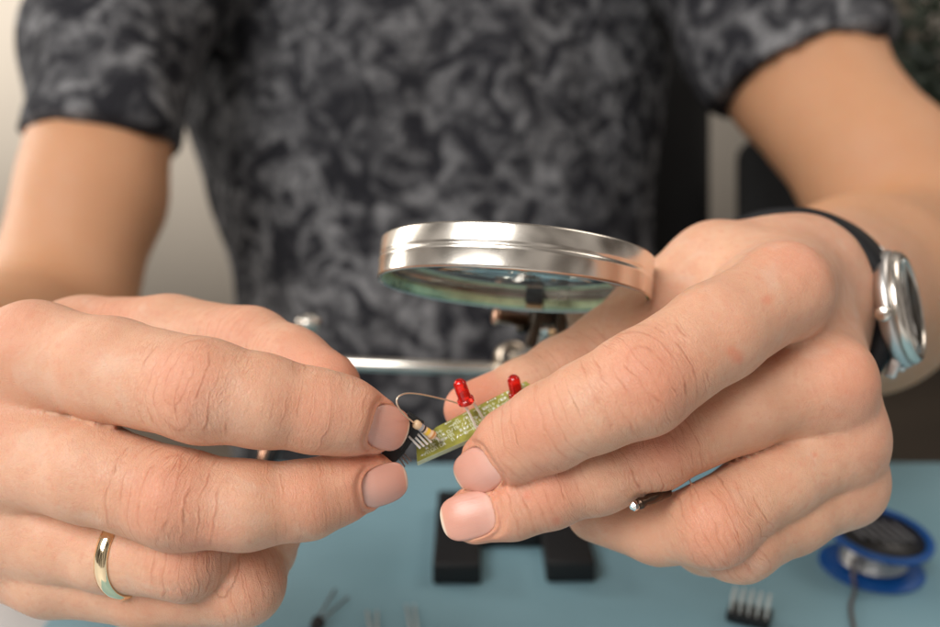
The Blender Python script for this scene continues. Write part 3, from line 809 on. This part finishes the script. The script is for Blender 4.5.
LEAD = pm('copper_tinned_lead', (0.80, 0.64, 0.50), .3, .6); tube(bm, spline(pts, 8), .00019, 10); obj('lead', bm, LEAD, res)
bm = bmesh.new(); tube(bm, [W(435, 437, 204), W(438.5, 439.5, 204.6), onplane(441, 441.5, BP)], .00024, 8); obj('lead', bm, TIN, res)
tag(res, 'beige colour-banded resistor with one long lead curling up over the fingertip', 'resistor')

# ------------------------------------------------------------------ black pin connector held in the fingertips
con = empty('pin_connector', W(400, 444, 204))
def pr(points, d0, th, name, mat_, par, bev=.00015, dz=(0, 0, 1)):
    bm = bmesh.new(); ps = [W(x, y, d0+(dd if len(q_) > 2 else 0)) for q_ in points for x, y, dd in [(*q_, 0) if len(q_) == 2 else q_]]
    prism(bm, ps, Vector(np.array([0, 0, 1.]) @ M3)*th*.001, bev); return obj(name, bm, mat_, par, smooth=False)
pr([(381, 452), (398, 437), (402, 430), (407, 413), (424, 424), (415, 438), (409, 445), (404, 454), (396, 462), (386, 463)], 203, 4.2, 'housing', BLACKR, con)
pr([(396, 447), (401, 439), (406, 442), (401, 451)], 202.3, 1.2, 'latch', BLACKR, con)
pr([(402, 434), (410, 424), (414, 427), (406, 437)], 202.4, 1.0, 'rib', BLACKR, con)
for k in range(4):
    bm = bmesh.new(); x0, y0 = 408.5+3.7*k, 436-1.9*k
    a = W(x0, y0, 202.8+.5*k); b = W(x0+12, y0+12.5, 203+.5*k); t = (b-a).normalized(); s_ = t.orthogonal().normalized()
    box(bm, (a+b)/2, s_, t.cross(s_), t, .00045, .00045, (b-a).length, .0001); obj('pin', bm, TIN, con)
for k in range(3):
    bm = bmesh.new(); x0, y0 = 397+3.2*k, 455.5-1.2*k
    a = W(x0, y0, 204+.4*k); b = W(x0+8, y0+11.5-1.5*k, 204+.4*k); t = (b-a).normalized(); s_ = t.orthogonal().normalized()
    box(bm, (a+b)/2, s_, t.cross(s_), t, .0003, .0003, (b-a).length, .00005); obj('pin', bm, DARKTIN, con)
tag(con, 'black pin connector with fine metal pins, held between the two fingertips of the ringed hand', 'connector')

# ------------------------------------------------------------------ dark metal piece with a bright faceted tip
tp = empty('metal_tip', W(633, 507, 198))
bm = bmesh.new(); a = W(631, 507.5, 195.0); ax = (W(664, 493, 200)-a)
lathe(bm, a, ax, [(0, 0), (.0005, .0), (.00105, .0006), (.00115, .0013), (.0008, .0021), (0, .0021)], 7); obj('faceted_head', bm, pm('bright_cut_metal', (.85, .84, .8), .08, 1.0), tp, smooth=False)
bm = bmesh.new(); lathe(bm, a+ax.normalized()*.002, ax, [(0, 0), (.0011, 0), (.0013, .0008), (.0010, .002), (.0012, .0035), (.0012, .009), (0, .009)], 14); obj('shank', bm, pm('dark_bronze', (.08, .05, .035), .3, .9), tp)
tag(tp, 'tiny bright faceted tip of a dark metal piece peeping out between middle and ring fingers', 'metal piece')

# ------------------------------------------------------------------ gold ring
fa, fb = LR[0][0], LR[2][0]
ga = unit(c2w(fb)-c2w(fa)); ga = unit(ga+0.16*unit(np.array([0, 0, H])-c2w(fa))*1.0)
gp, gr = P(131, 552, 202), LR[1][1]
gc = Vector(c2w(gp)); R_ = (gr+.15)*.001
bm = bmesh.new()
lathe(bm, gc, ga, [(R_, -.00170), (R_+.0004, -.00174), (R_+.0010, -.0012), (R_+.00125, 0), (R_+.0010, .0012), (R_+.0004, .00174), (R_, .00170), (R_-.0001, 0)], 96, closed=True)
ring = obj('gold_ring', bm, GOLD, None, org=gc)
tag(ring, 'polished gold band worn on the ring finger at the left', 'ring')

# ------------------------------------------------------------------ wristwatch
wc = P(786, 312, 276); wax = unit(P(856, 292, 390)-wc)
wn = unit(np.array([.90, .02, -.44])); wn = unit(wn-wax*(wn@wax)); ws = np.cross(wax, wn)
def cw(v_): return Vector(np.asarray(v_) @ M3)
WA, WN, WS = cw(wax), cw(wn), cw(ws); wcW = Vector(c2w(wc+wax*2))
watch = empty('wristwatch', wcW)
rw = .0283
bm = bmesh.new()
lathe(bm, wcW, WA, [(rw-.0025, -.0095), (rw+.0006, -.0110), (rw+.0030, -.0100), (rw+.0034, 0), (rw+.0030, .0090), (rw+.0006, .0100), (rw-.0025, .0090)], 96, closed=True)
obj('strap', bm, LEATHER, watch)
cc = wcW+WN*(rw-.0006)
WA0, WN0, WS0 = WA, WN, WS
_n2 = unit(np.array([.80, .16, -.56])); WN = cw(_n2); WA = (WA0-WN*WA0.dot(WN)).normalized(); WS = WA.cross(WN)
bm = bmesh.new(); lathe(bm, cc, WN, [(0, 0), (.0165, 0), (.0176, .0006), (.0188, .0020), (.0190, .0034), (.0186, .0044), (.0165, .0048), (0, .0048)], 72)
for sg in (-1, 1):
    for sd in (-1, 1):
        box(bm, cc+WS*sg*.0172+WA*sd*.0085+WN*.0004, WS*1.0-WN*.55*sg, WA, WN+WS*.55*sg, .0075, .0026, .0034, .0008)
case = obj('case', bm, STEEL, watch)
bm = bmesh.new(); lathe(bm, cc-WA*.019+WN*.0026, -WA, [(0, 0), (.0010, 0), (.0010, .0012), (.0020, .0013), (.0023, .0018), (.0023, .0030), (.0019, .0034), (0, .0035)], 20); obj('crown', bm, CHROME, case)
bm = bmesh.new(); lathe(bm, cc+WN*.0048, WN, [(.0150, 0), (.0180, 0), (.0183, .0010), (.0172, .0026), (.0160, .0031), (.0152, .0028)], 72, closed=True); obj('bezel', bm, CHROME, case)
bm = bmesh.new(); lathe(bm, cc+WN*.0050, WN, [(0, .0), (.0152, 0), (.0152, .0008), (0, .0008)], 64); dial = obj('dial', bm, pm('dark_dial', (.03, .035, .045), .25), watch)
for ang, ln in ((.6, .009), (2.3, .012)):
    bm = bmesh.new(); dv_ = WS*math.cos(ang)+WA*math.sin(ang); box(bm, cc+WN*.0063+dv_*ln*.45, dv_, WN.cross(dv_), WN, ln, .0009, .0003); obj('hand', bm, CHROME, dial)
for k in range(12):
    bm = bmesh.new(); an = k*math.pi/6; dv_ = WS*math.cos(an)+WA*math.sin(an); box(bm, cc+WN*.0060+dv_*.0128, dv_, WN.cross(dv_), WN, .0022, .0006, .0004); obj('hour_marker', bm, CHROME, dial)
GLS, t_, b_ = nt('clear_glass'); b_.inputs['Transmission Weight'].default_value = 1; b_.inputs['Roughness'].default_value = .0; b_.inputs['IOR'].default_value = 1.5
bm = bmesh.new(); lathe(bm, cc+WN*.0072, WN, [(0, 0), (.0151, 0), (.0151, .0004), (.010, .0009), (0, .0012)], 64); obj('crystal', bm, GLS, watch)
for _n in watch.children:
    if _n.name.split('.')[0] in ('case', 'dial', 'crystal'): _n.scale = (.9, .9, .9); _n.location = (cc-wcW)*.1
bm = bmesh.new(); box(bm, wcW-WN0*(rw+.0022), WS0, WA0, WN0, .016, .020, .002, .0006); obj('buckle', bm, STEEL, watch)
tag(watch, 'steel wristwatch with a black strap and dark dial, seen edge-on at the right', 'wristwatch')

# ------------------------------------------------------------------ magnifier stand
stand_o = ground(513, 545); stand = empty('magnifier_stand', stand_o)
def top_z(px, py, yv):               # height at which the ray of (px,py) reaches world y = yv
    dr = np.array([(px-470)/FPX, (313.5-py)/FPX, 1.0]) @ M3; t = yv/dr[1]; return H+dr[2]*t, dr[0]*t
zt0 = .0035
def foot(x0, x1, yb_, yf_, yback):
    a = ground(x0, yb_, zt0); b = ground(x1, yb_, zt0); zt_, _ = top_z(x0, yf_, a.y)
    far = ground((x0+x1)/2, yback, zt_)
    bm = bmesh.new(); box(bm, ((a.x+b.x)/2, (a.y+far.y)/2, (zt0+zt_)/2), (1, 0, 0), (0, 1, 0), (0, 0, 1), b.x-a.x, far.y-a.y, zt_-zt0, .0012, 3)
    return bm, a, b, far, zt_
bm, a1, b1, f1_, z1 = foot(432.5, 481, 585, 564, 490); obj('foot', bm, BLACKP, stand)
bm, a2, b2, f2_, z2 = foot(546, 595.5, 583, 562, 500); obj('foot', bm, BLACKP, stand)
yb0 = ground(513, 548, zt0).y
bm = bmesh.new(); box(bm, ((b1.x+a2.x)/2, yb0+.012, zt0+(z1-zt0)*.45), (1, 0, 0), (0, 1, 0), (0, 0, 1), a2.x-b1.x+.006, .024, (z1-zt0)*.86, .001, 2); obj('cross_bar', bm, BLACKP, stand)
pc = Vector(((b1.x+a2.x)/2, yb0+.012, z1)); ztop, xt = top_z(510, 360, pc.y)
bm = bmesh.new(); lathe(bm, (pc.x, pc.y, z1-.002), (0, 0, 1), [(0, 0), (.006, 0), (.006, .004), (.0034, .006), (.0034, ztop-z1-.004), (0, ztop-z1-.004)], 24); obj('post', bm, CHROME, stand)
dj = (np.array([pc.x, pc.y, ztop])-np.array([0, 0, H])) @ M3.T*1000; DJ = dj[2]
# eye joint
jc = W(511, 358, DJ); ks = DJ/FPX*.001
bm = bmesh.new(); ax = cw((.25, .15, -1)); 
lathe(bm, jc, ax, [(8*ks, -.004), (15*ks, -.004), (16.5*ks, -.0025), (16.5*ks, .0025), (15*ks, .004), (8*ks, .004)], 40, closed=True); obj('eye_joint', bm, pm('worn_nickel', (.45, .38, .30), .3, 1.0, vary=.1, vscale=200), stand)
bm = bmesh.new(); lathe(bm, W(511, 358, DJ-5), ax, [(0, -.003), (7.5*ks, -.003), (7.5*ks, .002), (0, .002)], 24); obj('eye_hole_shade', bm, BLACKP, stand)  # black disc standing in for the shade inside the open eye
bm = bmesh.new(); rr_ = 6.9*ks
ra_, rb2 = W(300, 361.5, DJ), W(498, 369.5, DJ)
lathe(bm, ra_, rb2-ra_, [(0, 0), (rr_*.85, 0), (rr_, .0006), (rr_, (rb2-ra_).length-.0006), (rr_*.9, (rb2-ra_).length), (0, (rb2-ra_).length)], 28); obj('cross_rod', bm, CHROME, stand)
bm = bmesh.new(); lathe(bm, W(498, 369.5, DJ), rb2-ra_, [(0, 0), (.005, 0), (.005, .008), (0, .008)], 20); obj('rod_collar', bm, STEEL, stand)
# wing screw on the left rod end
kb = W(311, 352, DJ); kt = W(308.5, 316, DJ-4); kx = kt-kb; kl = kx.length
bm = bmesh.new(); lathe(bm, kb, kx, [(0, 0), (.0028, 0), (.0028, kl*.45), (.0040, kl*.62), (.0052, kl*.78), (.0054, kl*.92), (.0040, kl), (.0022, kl*.97), (.0018, kl*.8), (0, kl*.8)], 24); obj('wing_screw', bm, CHROME, stand)
# spring clip hanging from the rod
ca, cb = W(297, 366, DJ), W(262, 470, DJ-60); cx_ = (cb-ca)
bm = bmesh.new(); lathe(bm, ca, cx_, [(0, 0), (.0030, 0), (.0032, cx_.length*.5), (.0046, cx_.length*.55), (.0052, cx_.length*.8), (.003, cx_.length), (0, cx_.length)], 18); cl_ = obj('spring_clip', bm, BLACKP, stand)
bm = bmesh.new(); tube(bm, [W(272, 432, DJ-70), W(264, 452, DJ-75), W(257, 474, DJ-78)], .0013, 10); obj('clip_jaw', bm, pm('copper', (.75, .42, .28), .3, 1.0), cl_)
# magnifier head
mc = P(513.5, 292, 243); mu_ = unit(np.array([.088, .985, .118])); MC, MU = Vector(c2w(mc)), cw(mu_)
Rm = .0362
head = empty('magnifier_head', MC-stand_o); head.parent = stand
head.location = MC-stand_o
def prf(lst): return [(Rm+a*.001, b*.001) for a, b in lst]
bm = bmesh.new()
lathe(bm, MC, MU, prf([(-.7, -.1), (-.35, -.25), (0, .1), (.05, .6), (.05, 3.9), (.2, 4.4), (.25, 4.9), (.0, 5.4), (-.1, 5.7), (.1, 6.1), (0.05, 6.6), (.1, 10.2), (-.1, 10.7), (-.5, 10.8), (-.9, 10.5), (-.9, .3)]), 160, closed=True)
obj('rim', bm, CHROME, head)
GREENM = pm('greenish_inner_metal', (0.50, 0.60, 0.38), .30, .7, vary=.35, vscale=120)
bm = bmesh.new()
lathe(bm, MC, MU, prf([(-.95, .15), (-1.5, 1.1), (-1.9, 2.4), (-2.3, 3.1), (-2.0, 3.3), (-1.2, 3.3), (-.95, 3.3)]), 160, closed=True)
obj('inner_lip', bm, GREENM, head)
LENS, t_, b_ = nt('lens_glass'); b_.inputs['Transmission Weight'].default_value = 1; b_.inputs['Roughness'].default_value = .0; b_.inputs['IOR'].default_value = 1.5; b_.inputs['Base Color'].default_value = (.93, .98, .93, 1)
def lensprof(R, hc, sag, n=14):
    up = [(R*math.sin(math.pi/2*k/n), hc+sag*math.cos(math.pi/2*k/n)**2+.0008) for k in range(n+1)]
    dn = [(R*math.sin(math.pi/2*k/n), hc-sag*math.cos(math.pi/2*k/n)**2-.0008) for k in range(n, -1, -1)]
    return up+dn
bm = bmesh.new(); lathe(bm, MC, MU, lensprof(Rm-.0022, .0062, .0026), 128); obj('lens', bm, LENS, head)
# split in the rim on the far side, with its screw block, then the bracket
dr_ = unit(np.array([.03, -.15, 1.0])); dr_ = unit(dr_-mu_*(dr_@mu_)); DRW = cw(dr_); SDW = MU.cross(DRW)
slot = MC+DRW*(Rm-.0016)+SDW*0
sgn2 = 1
sp_ = P(535, 299, 277); rel = Vector(c2w(sp_))-MC; sx_ = rel.dot(SDW)
sa = math.asin(max(-1, min(1, sx_/(Rm-.0018)))); dd_ = DRW*math.cos(sa)+SDW*math.sin(sa)
bm = bmesh.new(); box(bm, MC+dd_*(Rm-.0030)+MU*.0038, dd_.cross(MU), dd_, MU, .0052, .0026, .0040, .0003); obj('split', bm, BLACKP, head)
bm = bmesh.new(); box(bm, MC+dd_*(Rm-.0024)+MU*.0010, dd_.cross(MU), dd_, MU, .0050, .0022, .0018, .0004); obj('screw_block', bm, BRASS, head)
DB = 284
def plate(px, py, d, w_, h_, dep, ang, mat_, name):
    bm = bmesh.new(); c = W(px, py, d); x = cw((math.cos(ang), math.sin(ang), .1)); z = cw((0, 0, 1)); y = z.cross(x); k_ = d/FPX*.001
    box(bm, c, x, y, x.cross(y), w_*k_, h_*k_, dep, .0004); return obj(name, bm, mat_, stand)
DBR = pm('dark_bracket', (.09, .075, .06), .35, .9, vary=.2, vscale=300)
bm = bmesh.new(); a = W(493, 316.5, DB); b = W(531, 320.5, DB+3); L_ = (b-a).length
lathe(bm, a, b-a, [(0, 0), (.0022, 0), (.0026, .0004), (.0026, .0015), (.0021, .0018), (.0021, L_), (0, L_)], 22); obj('thumb_screw', bm, pm('copper_brass', (.58, .36, .25), .3, 1.0), stand)
plate(534, 329, DB, 10, 38, .006, -.25, DBR, 'bracket_cheek'); plate(560, 326, DB, 10, 34, .006, .1, DBR, 'bracket_cheek'); plate(547, 318, DB+4, 40, 12, .006, .0, DBR, 'bracket')
bm = bmesh.new(); lathe(bm, W(552, 333, DB-5), cw((0, 0, -1)), [(0, -.004), (.0011, -.004), (.0011, 0), (.0014, 0), (.0012, .0008), (0, .001)], 16); obj('screw', bm, BRASS, stand)
bm = bmesh.new(); lathe(bm, W(522, 328, DB+2), cw((.2, 0, -1)), [(0, -.002), (.0017, -.002), (.0019, 0), (.0012, .0012), (0, .0014)], 16); obj('screw', bm, DBR, stand)
plate(577, 318, DB+2, 24, 18, .003, .35, pm('pale_nickel', (.7, .64, .55), .35, 1.0), 'wing_nut')
bm = bmesh.new(); tube(bm, spline([W(547, 325, DB+6), W(545, 342, DB+30), W(530, 352, DJ-50), jc]), .0028, 14); obj('swivel_arm', bm, CHROME, stand)
bm = bmesh.new(); box(bm, MC+dd_*(Rm+.0035)+MU*.003, dd_.cross(MU), dd_, MU, .009, .008, .0035, .0006); obj('neck', bm, DBR, head)
tag(stand, 'metal helping-hand stand with a round silver-rimmed magnifier on a black two-footed base', 'magnifier stand')

# ------------------------------------------------------------------ solder spool
sg_ = ground(871, 567, zt0); kd = (np.array(sg_)-np.array([0, 0, H])) @ M3.T; kk = kd[2]/FPX
spool = empty('wire_spool', sg_)
BLUE = pm('blue_plastic', (0.002, 0.075, 0.30), .4, vary=.1, vscale=40)
BLUE.node_tree.nodes['Principled BSDF'].inputs['Subsurface Weight'].default_value = .1
ztp, _ = top_z(873, 531, sg_.y); hS = ztp-zt0
lean = Vector((.06, -.10, 1)).normalized()
Rf = 49*kk
bm = bmesh.new(); lathe(bm, sg_, (0, 0, 1), [(0, 0), (Rf, 0), (Rf+.0003, .0006), (Rf, .0012), (.012, .0014), (0, .0014)], 72); obj('flange', bm, BLUE, spool)
tc_ = sg_+lean*hS
bm = bmesh.new(); lathe(bm, tc_, lean, [(.42*Rf, -.0012), (Rf, -.0012), (Rf+.0004, -.0006), (Rf+.0004, .0008), (Rf*.97, .0012), (Rf*.88, .0010), (Rf*.86, .0), (.42*Rf, -.0004)], 72, closed=True); obj('flange', bm, BLUE, spool)
bm = bmesh.new(); lathe(bm, tc_-lean*.0006, lean, [(0, 0), (Rf*.87, 0), (Rf*.87, .0008), (0, .0008)], 48); hb = obj('hub_plate', bm, BLACKR, spool)
for k in range(6):
    bm = bmesh.new(); box(bm, tc_+Vector((-.011+k*.0042, 0, .0012+(-.011+k*.0042)*-.06)), (1, 0, -.06), (-.25, 1, .1), lean, .0012, .019-.0022*abs(k-2.5), .0012, .0003); obj('rib', bm, pm('grey_rib', (.16, .16, .17), .4) if k == 0 else bpy.data.materials['grey_rib'], hb)
bm = bmesh.new(); lathe(bm, sg_, lean, [(0, .001), (Rf*.45, .001), (Rf*.45, hS-.001), (0, hS-.001)], 40); obj('core', bm, BLUE, spool)
bm = bmesh.new(); pts = []
nt_ = max(5, int((hS-.003)/.0021))
for k in range(nt_*40+1):
    t = k/40; a_ = 2*math.pi*t; pts.append(sg_+lean*(.0022+t*.0021)+Vector((math.cos(a_), math.sin(a_), 0))*(Rf*.60))
tube(bm, pts, .00105, 8); obj('wound_wire', bm, STEEL, spool)
bm = bmesh.new(); lp = [sg_+lean*.010+Vector((-.011, -Rf*.55, 0)), W(853, 560, kd[2]*1000-Rf*700), ground(853, 574, zt0+.004), ground(855, 590, zt0+.001), ground(851, 604, zt0+.0008), ground(852, 618, zt0+.0008), ground(857, 640, zt0+.0008)]
tube(bm, spline(lp, 10), .0008, 8); obj('loose_wire', bm, DARKTIN, spool)
tag(spool, 'blue plastic spool of silver solder wire standing on the mat', 'wire spool')

# ------------------------------------------------------------------ small parts lying on the mat
def pinblock(c, n, m, yaw, label):
    o = empty('pin_header', c); X = Vector((math.cos(yaw), math.sin(yaw), 0)); Y = Vector((-math.sin(yaw), math.cos(yaw), 0)); p_ = .0033
    bm = bmesh.new()
    for i in range(n):
        for j in range(m): box(bm, c+X*(i-(n-1)/2)*p_+Y*(j-(m-1)/2)*p_+Vector((0, 0, .0022)), X, Y, (0, 0, 1), p_*.985, p_*.985, .0042, .0004)
    obj('housing', bm, BLACKR, o)
    for i in range(n):
        for j in range(m):
            bm = bmesh.new(); box(bm, c+X*(i-(n-1)/2)*p_+Y*(j-(m-1)/2)*p_+Vector((0, 0, .0072)), X, Y, (0, 0, 1), .0009, .0009, .0085, .0001); obj('pin', bm, TIN, o)
    tag(o, label, 'connector')
pinblock(ground(749, 620, zt0), 5, 3, -.45, 'black many-pinned header lying on the mat in front of the watch hand')
def lampy(c, tips, r, mat_, label, cat, name):
    o = empty(name, c); bm = bmesh.new(); d_ = ((tips[0]+tips[1])/2-c); d_.z = 0; d_.normalize()
    up = Vector((0, 0, r)); L_ = r*2.2
    lathe(bm, c+up, -d_, [(0, 0), (r*1.15, 0), (r*1.15, r*.5), (r, r*.55), (r, L_-r)]+[(r*math.cos(a_*math.pi/12), L_-r+r*math.sin(a_*math.pi/12)) for a_ in range(1, 7)], 24); obj('lamp_body' if name == 'lamp' else 'component_body', bm, mat_, o)
    for k, tp_ in enumerate(tips):
        bm = bmesh.new(); s_ = d_.cross(Vector((0, 0, 1)))*(.0012*(k*2-1))
        a = c+up-s_*-1; tube(bm, [a, a+d_*.003, tp_+Vector((0, 0, .0005))], .00042, 8); obj('leg', bm, DARKTIN if mat_ is BLACKR else TIN, o)
    tag(o, label, cat)
lampy(ground(319, 627, zt0), [ground(335, 590, zt0), ground(348, 598, zt0)], .0024, BLACKR, 'small black round component with two dark legs pointing away, lying on the mat', 'component', 'black_component')
CLR = pm('clear_plastic', (.75, .8, .8), .15)
lampy(ground(374, 640, zt0), [ground(367, 612, zt0), ground(377, 612, zt0)], .0020, CLR, 'small component of which only two faint legs show at the bottom edge', 'component', 'two_legged_component')
lampy(ground(415, 640, zt0), [ground(406, 606, zt0), ground(414, 606, zt0)], .0020, CLR, 'small component with two brighter legs showing below the black stand', 'component', 'two_legged_component')

# ------------------------------------------------------------------ furniture far behind, out of focus
DKF = pm('black_fabric', (.005, .005, .0055), .9, vary=.3, vscale=12)
def blk(name, px0, px1, py0, py1, d, th, mat_, par=None, bev=.01):
    a, b = P(px0, py1, d), P(px1, py0, d); c = (a+b)/2+np.array([0, 0, th/2])
    bm = bmesh.new(); box(bm, c2w(c), (1, 0, 0), cw((0, 1, 0)), cw((0, 0, 1)), (b-a)[0]*.001, (b-a)[1]*.001, th*.001, bev, 3); return obj(name, bm, mat_, par)
ch = empty('office_chair', W(600, 420, 980))
blk('backrest', 480, 716, -60, 430, 960, 60, DKF, ch, .025)
blk('seat', 330, 720, 450, 500, 820, 200, DKF, ch, .02)
blk('armrest', 748, 810, 132, 430, 900, 60, DKF, ch, .02)
bm = bmesh.new(); lathe(bm, W(640, 480, 920)-Vector((0, 0, .55)), (0, 0, 1), [(0, 0), (.25, .0), (.25, .02), (.03, .05), (.03, .5), (0, .5)], 20); obj('pedestal', bm, BLACKP, ch)
tag(ch, 'black chair behind the person, its edge showing beside the shirt', 'chair')
cab = empty('cabinet', W(905, 200, 2000)); CB = pm('taupe_wood', (.13, .105, .08), .6, vary=.15, vscale=10)
blk('carcass', 868, 926, -120, 330, 2000, 300, CB, cab); blk('door', 872, 922, -110, 320, 1980, 18, CB, cab, .004)
tag(cab, 'tall taupe cabinet standing behind the right shoulder', 'cabinet')
pl_ = empty('potted_plant', W(915, 330, 1250)); LF = pm('dark_leaf', (.010, .018, .008), .6, vary=.4, vscale=20)
bm = bmesh.new(); lathe(bm, W(925, 330, 1250), (0, 0, 1), [(0, 0), (.08, 0), (.10, .18), (0, .18)], 24); obj('pot', bm, BLACKP, pl_)
bm = bmesh.new(); rl_ = random.Random(8)
for k in range(700):
    c = W(rl_.gauss(918, 26), rl_.gauss(130, 62), 1250+rl_.uniform(-60, 60)); a = Vector([rl_.uniform(-1, 1) for _ in range(3)]).normalized(); b = a.orthogonal().normalized(); L_ = rl_.uniform(.03, .06)
    n_ = a.cross(b)*.006
    vs = [bm.verts.new(c+x) for x in (-a*L_/2, b*L_*.22+n_, a*L_/2, -b*L_*.22+n_)]; bm.faces.new(vs)
obj('foliage', bm, LF, pl_, smooth=False)
bm = bmesh.new(); tube(bm, [W(925, 330, 1250), W(922, 230, 1250), W(915, 120, 1250), W(905, 60, 1245)], .008, 8); obj('stem', bm, pm('bark', (.05, .03, .02), .8), pl_)
tag(pl_, 'dark leafy potted plant out of focus at the right edge', 'plant')
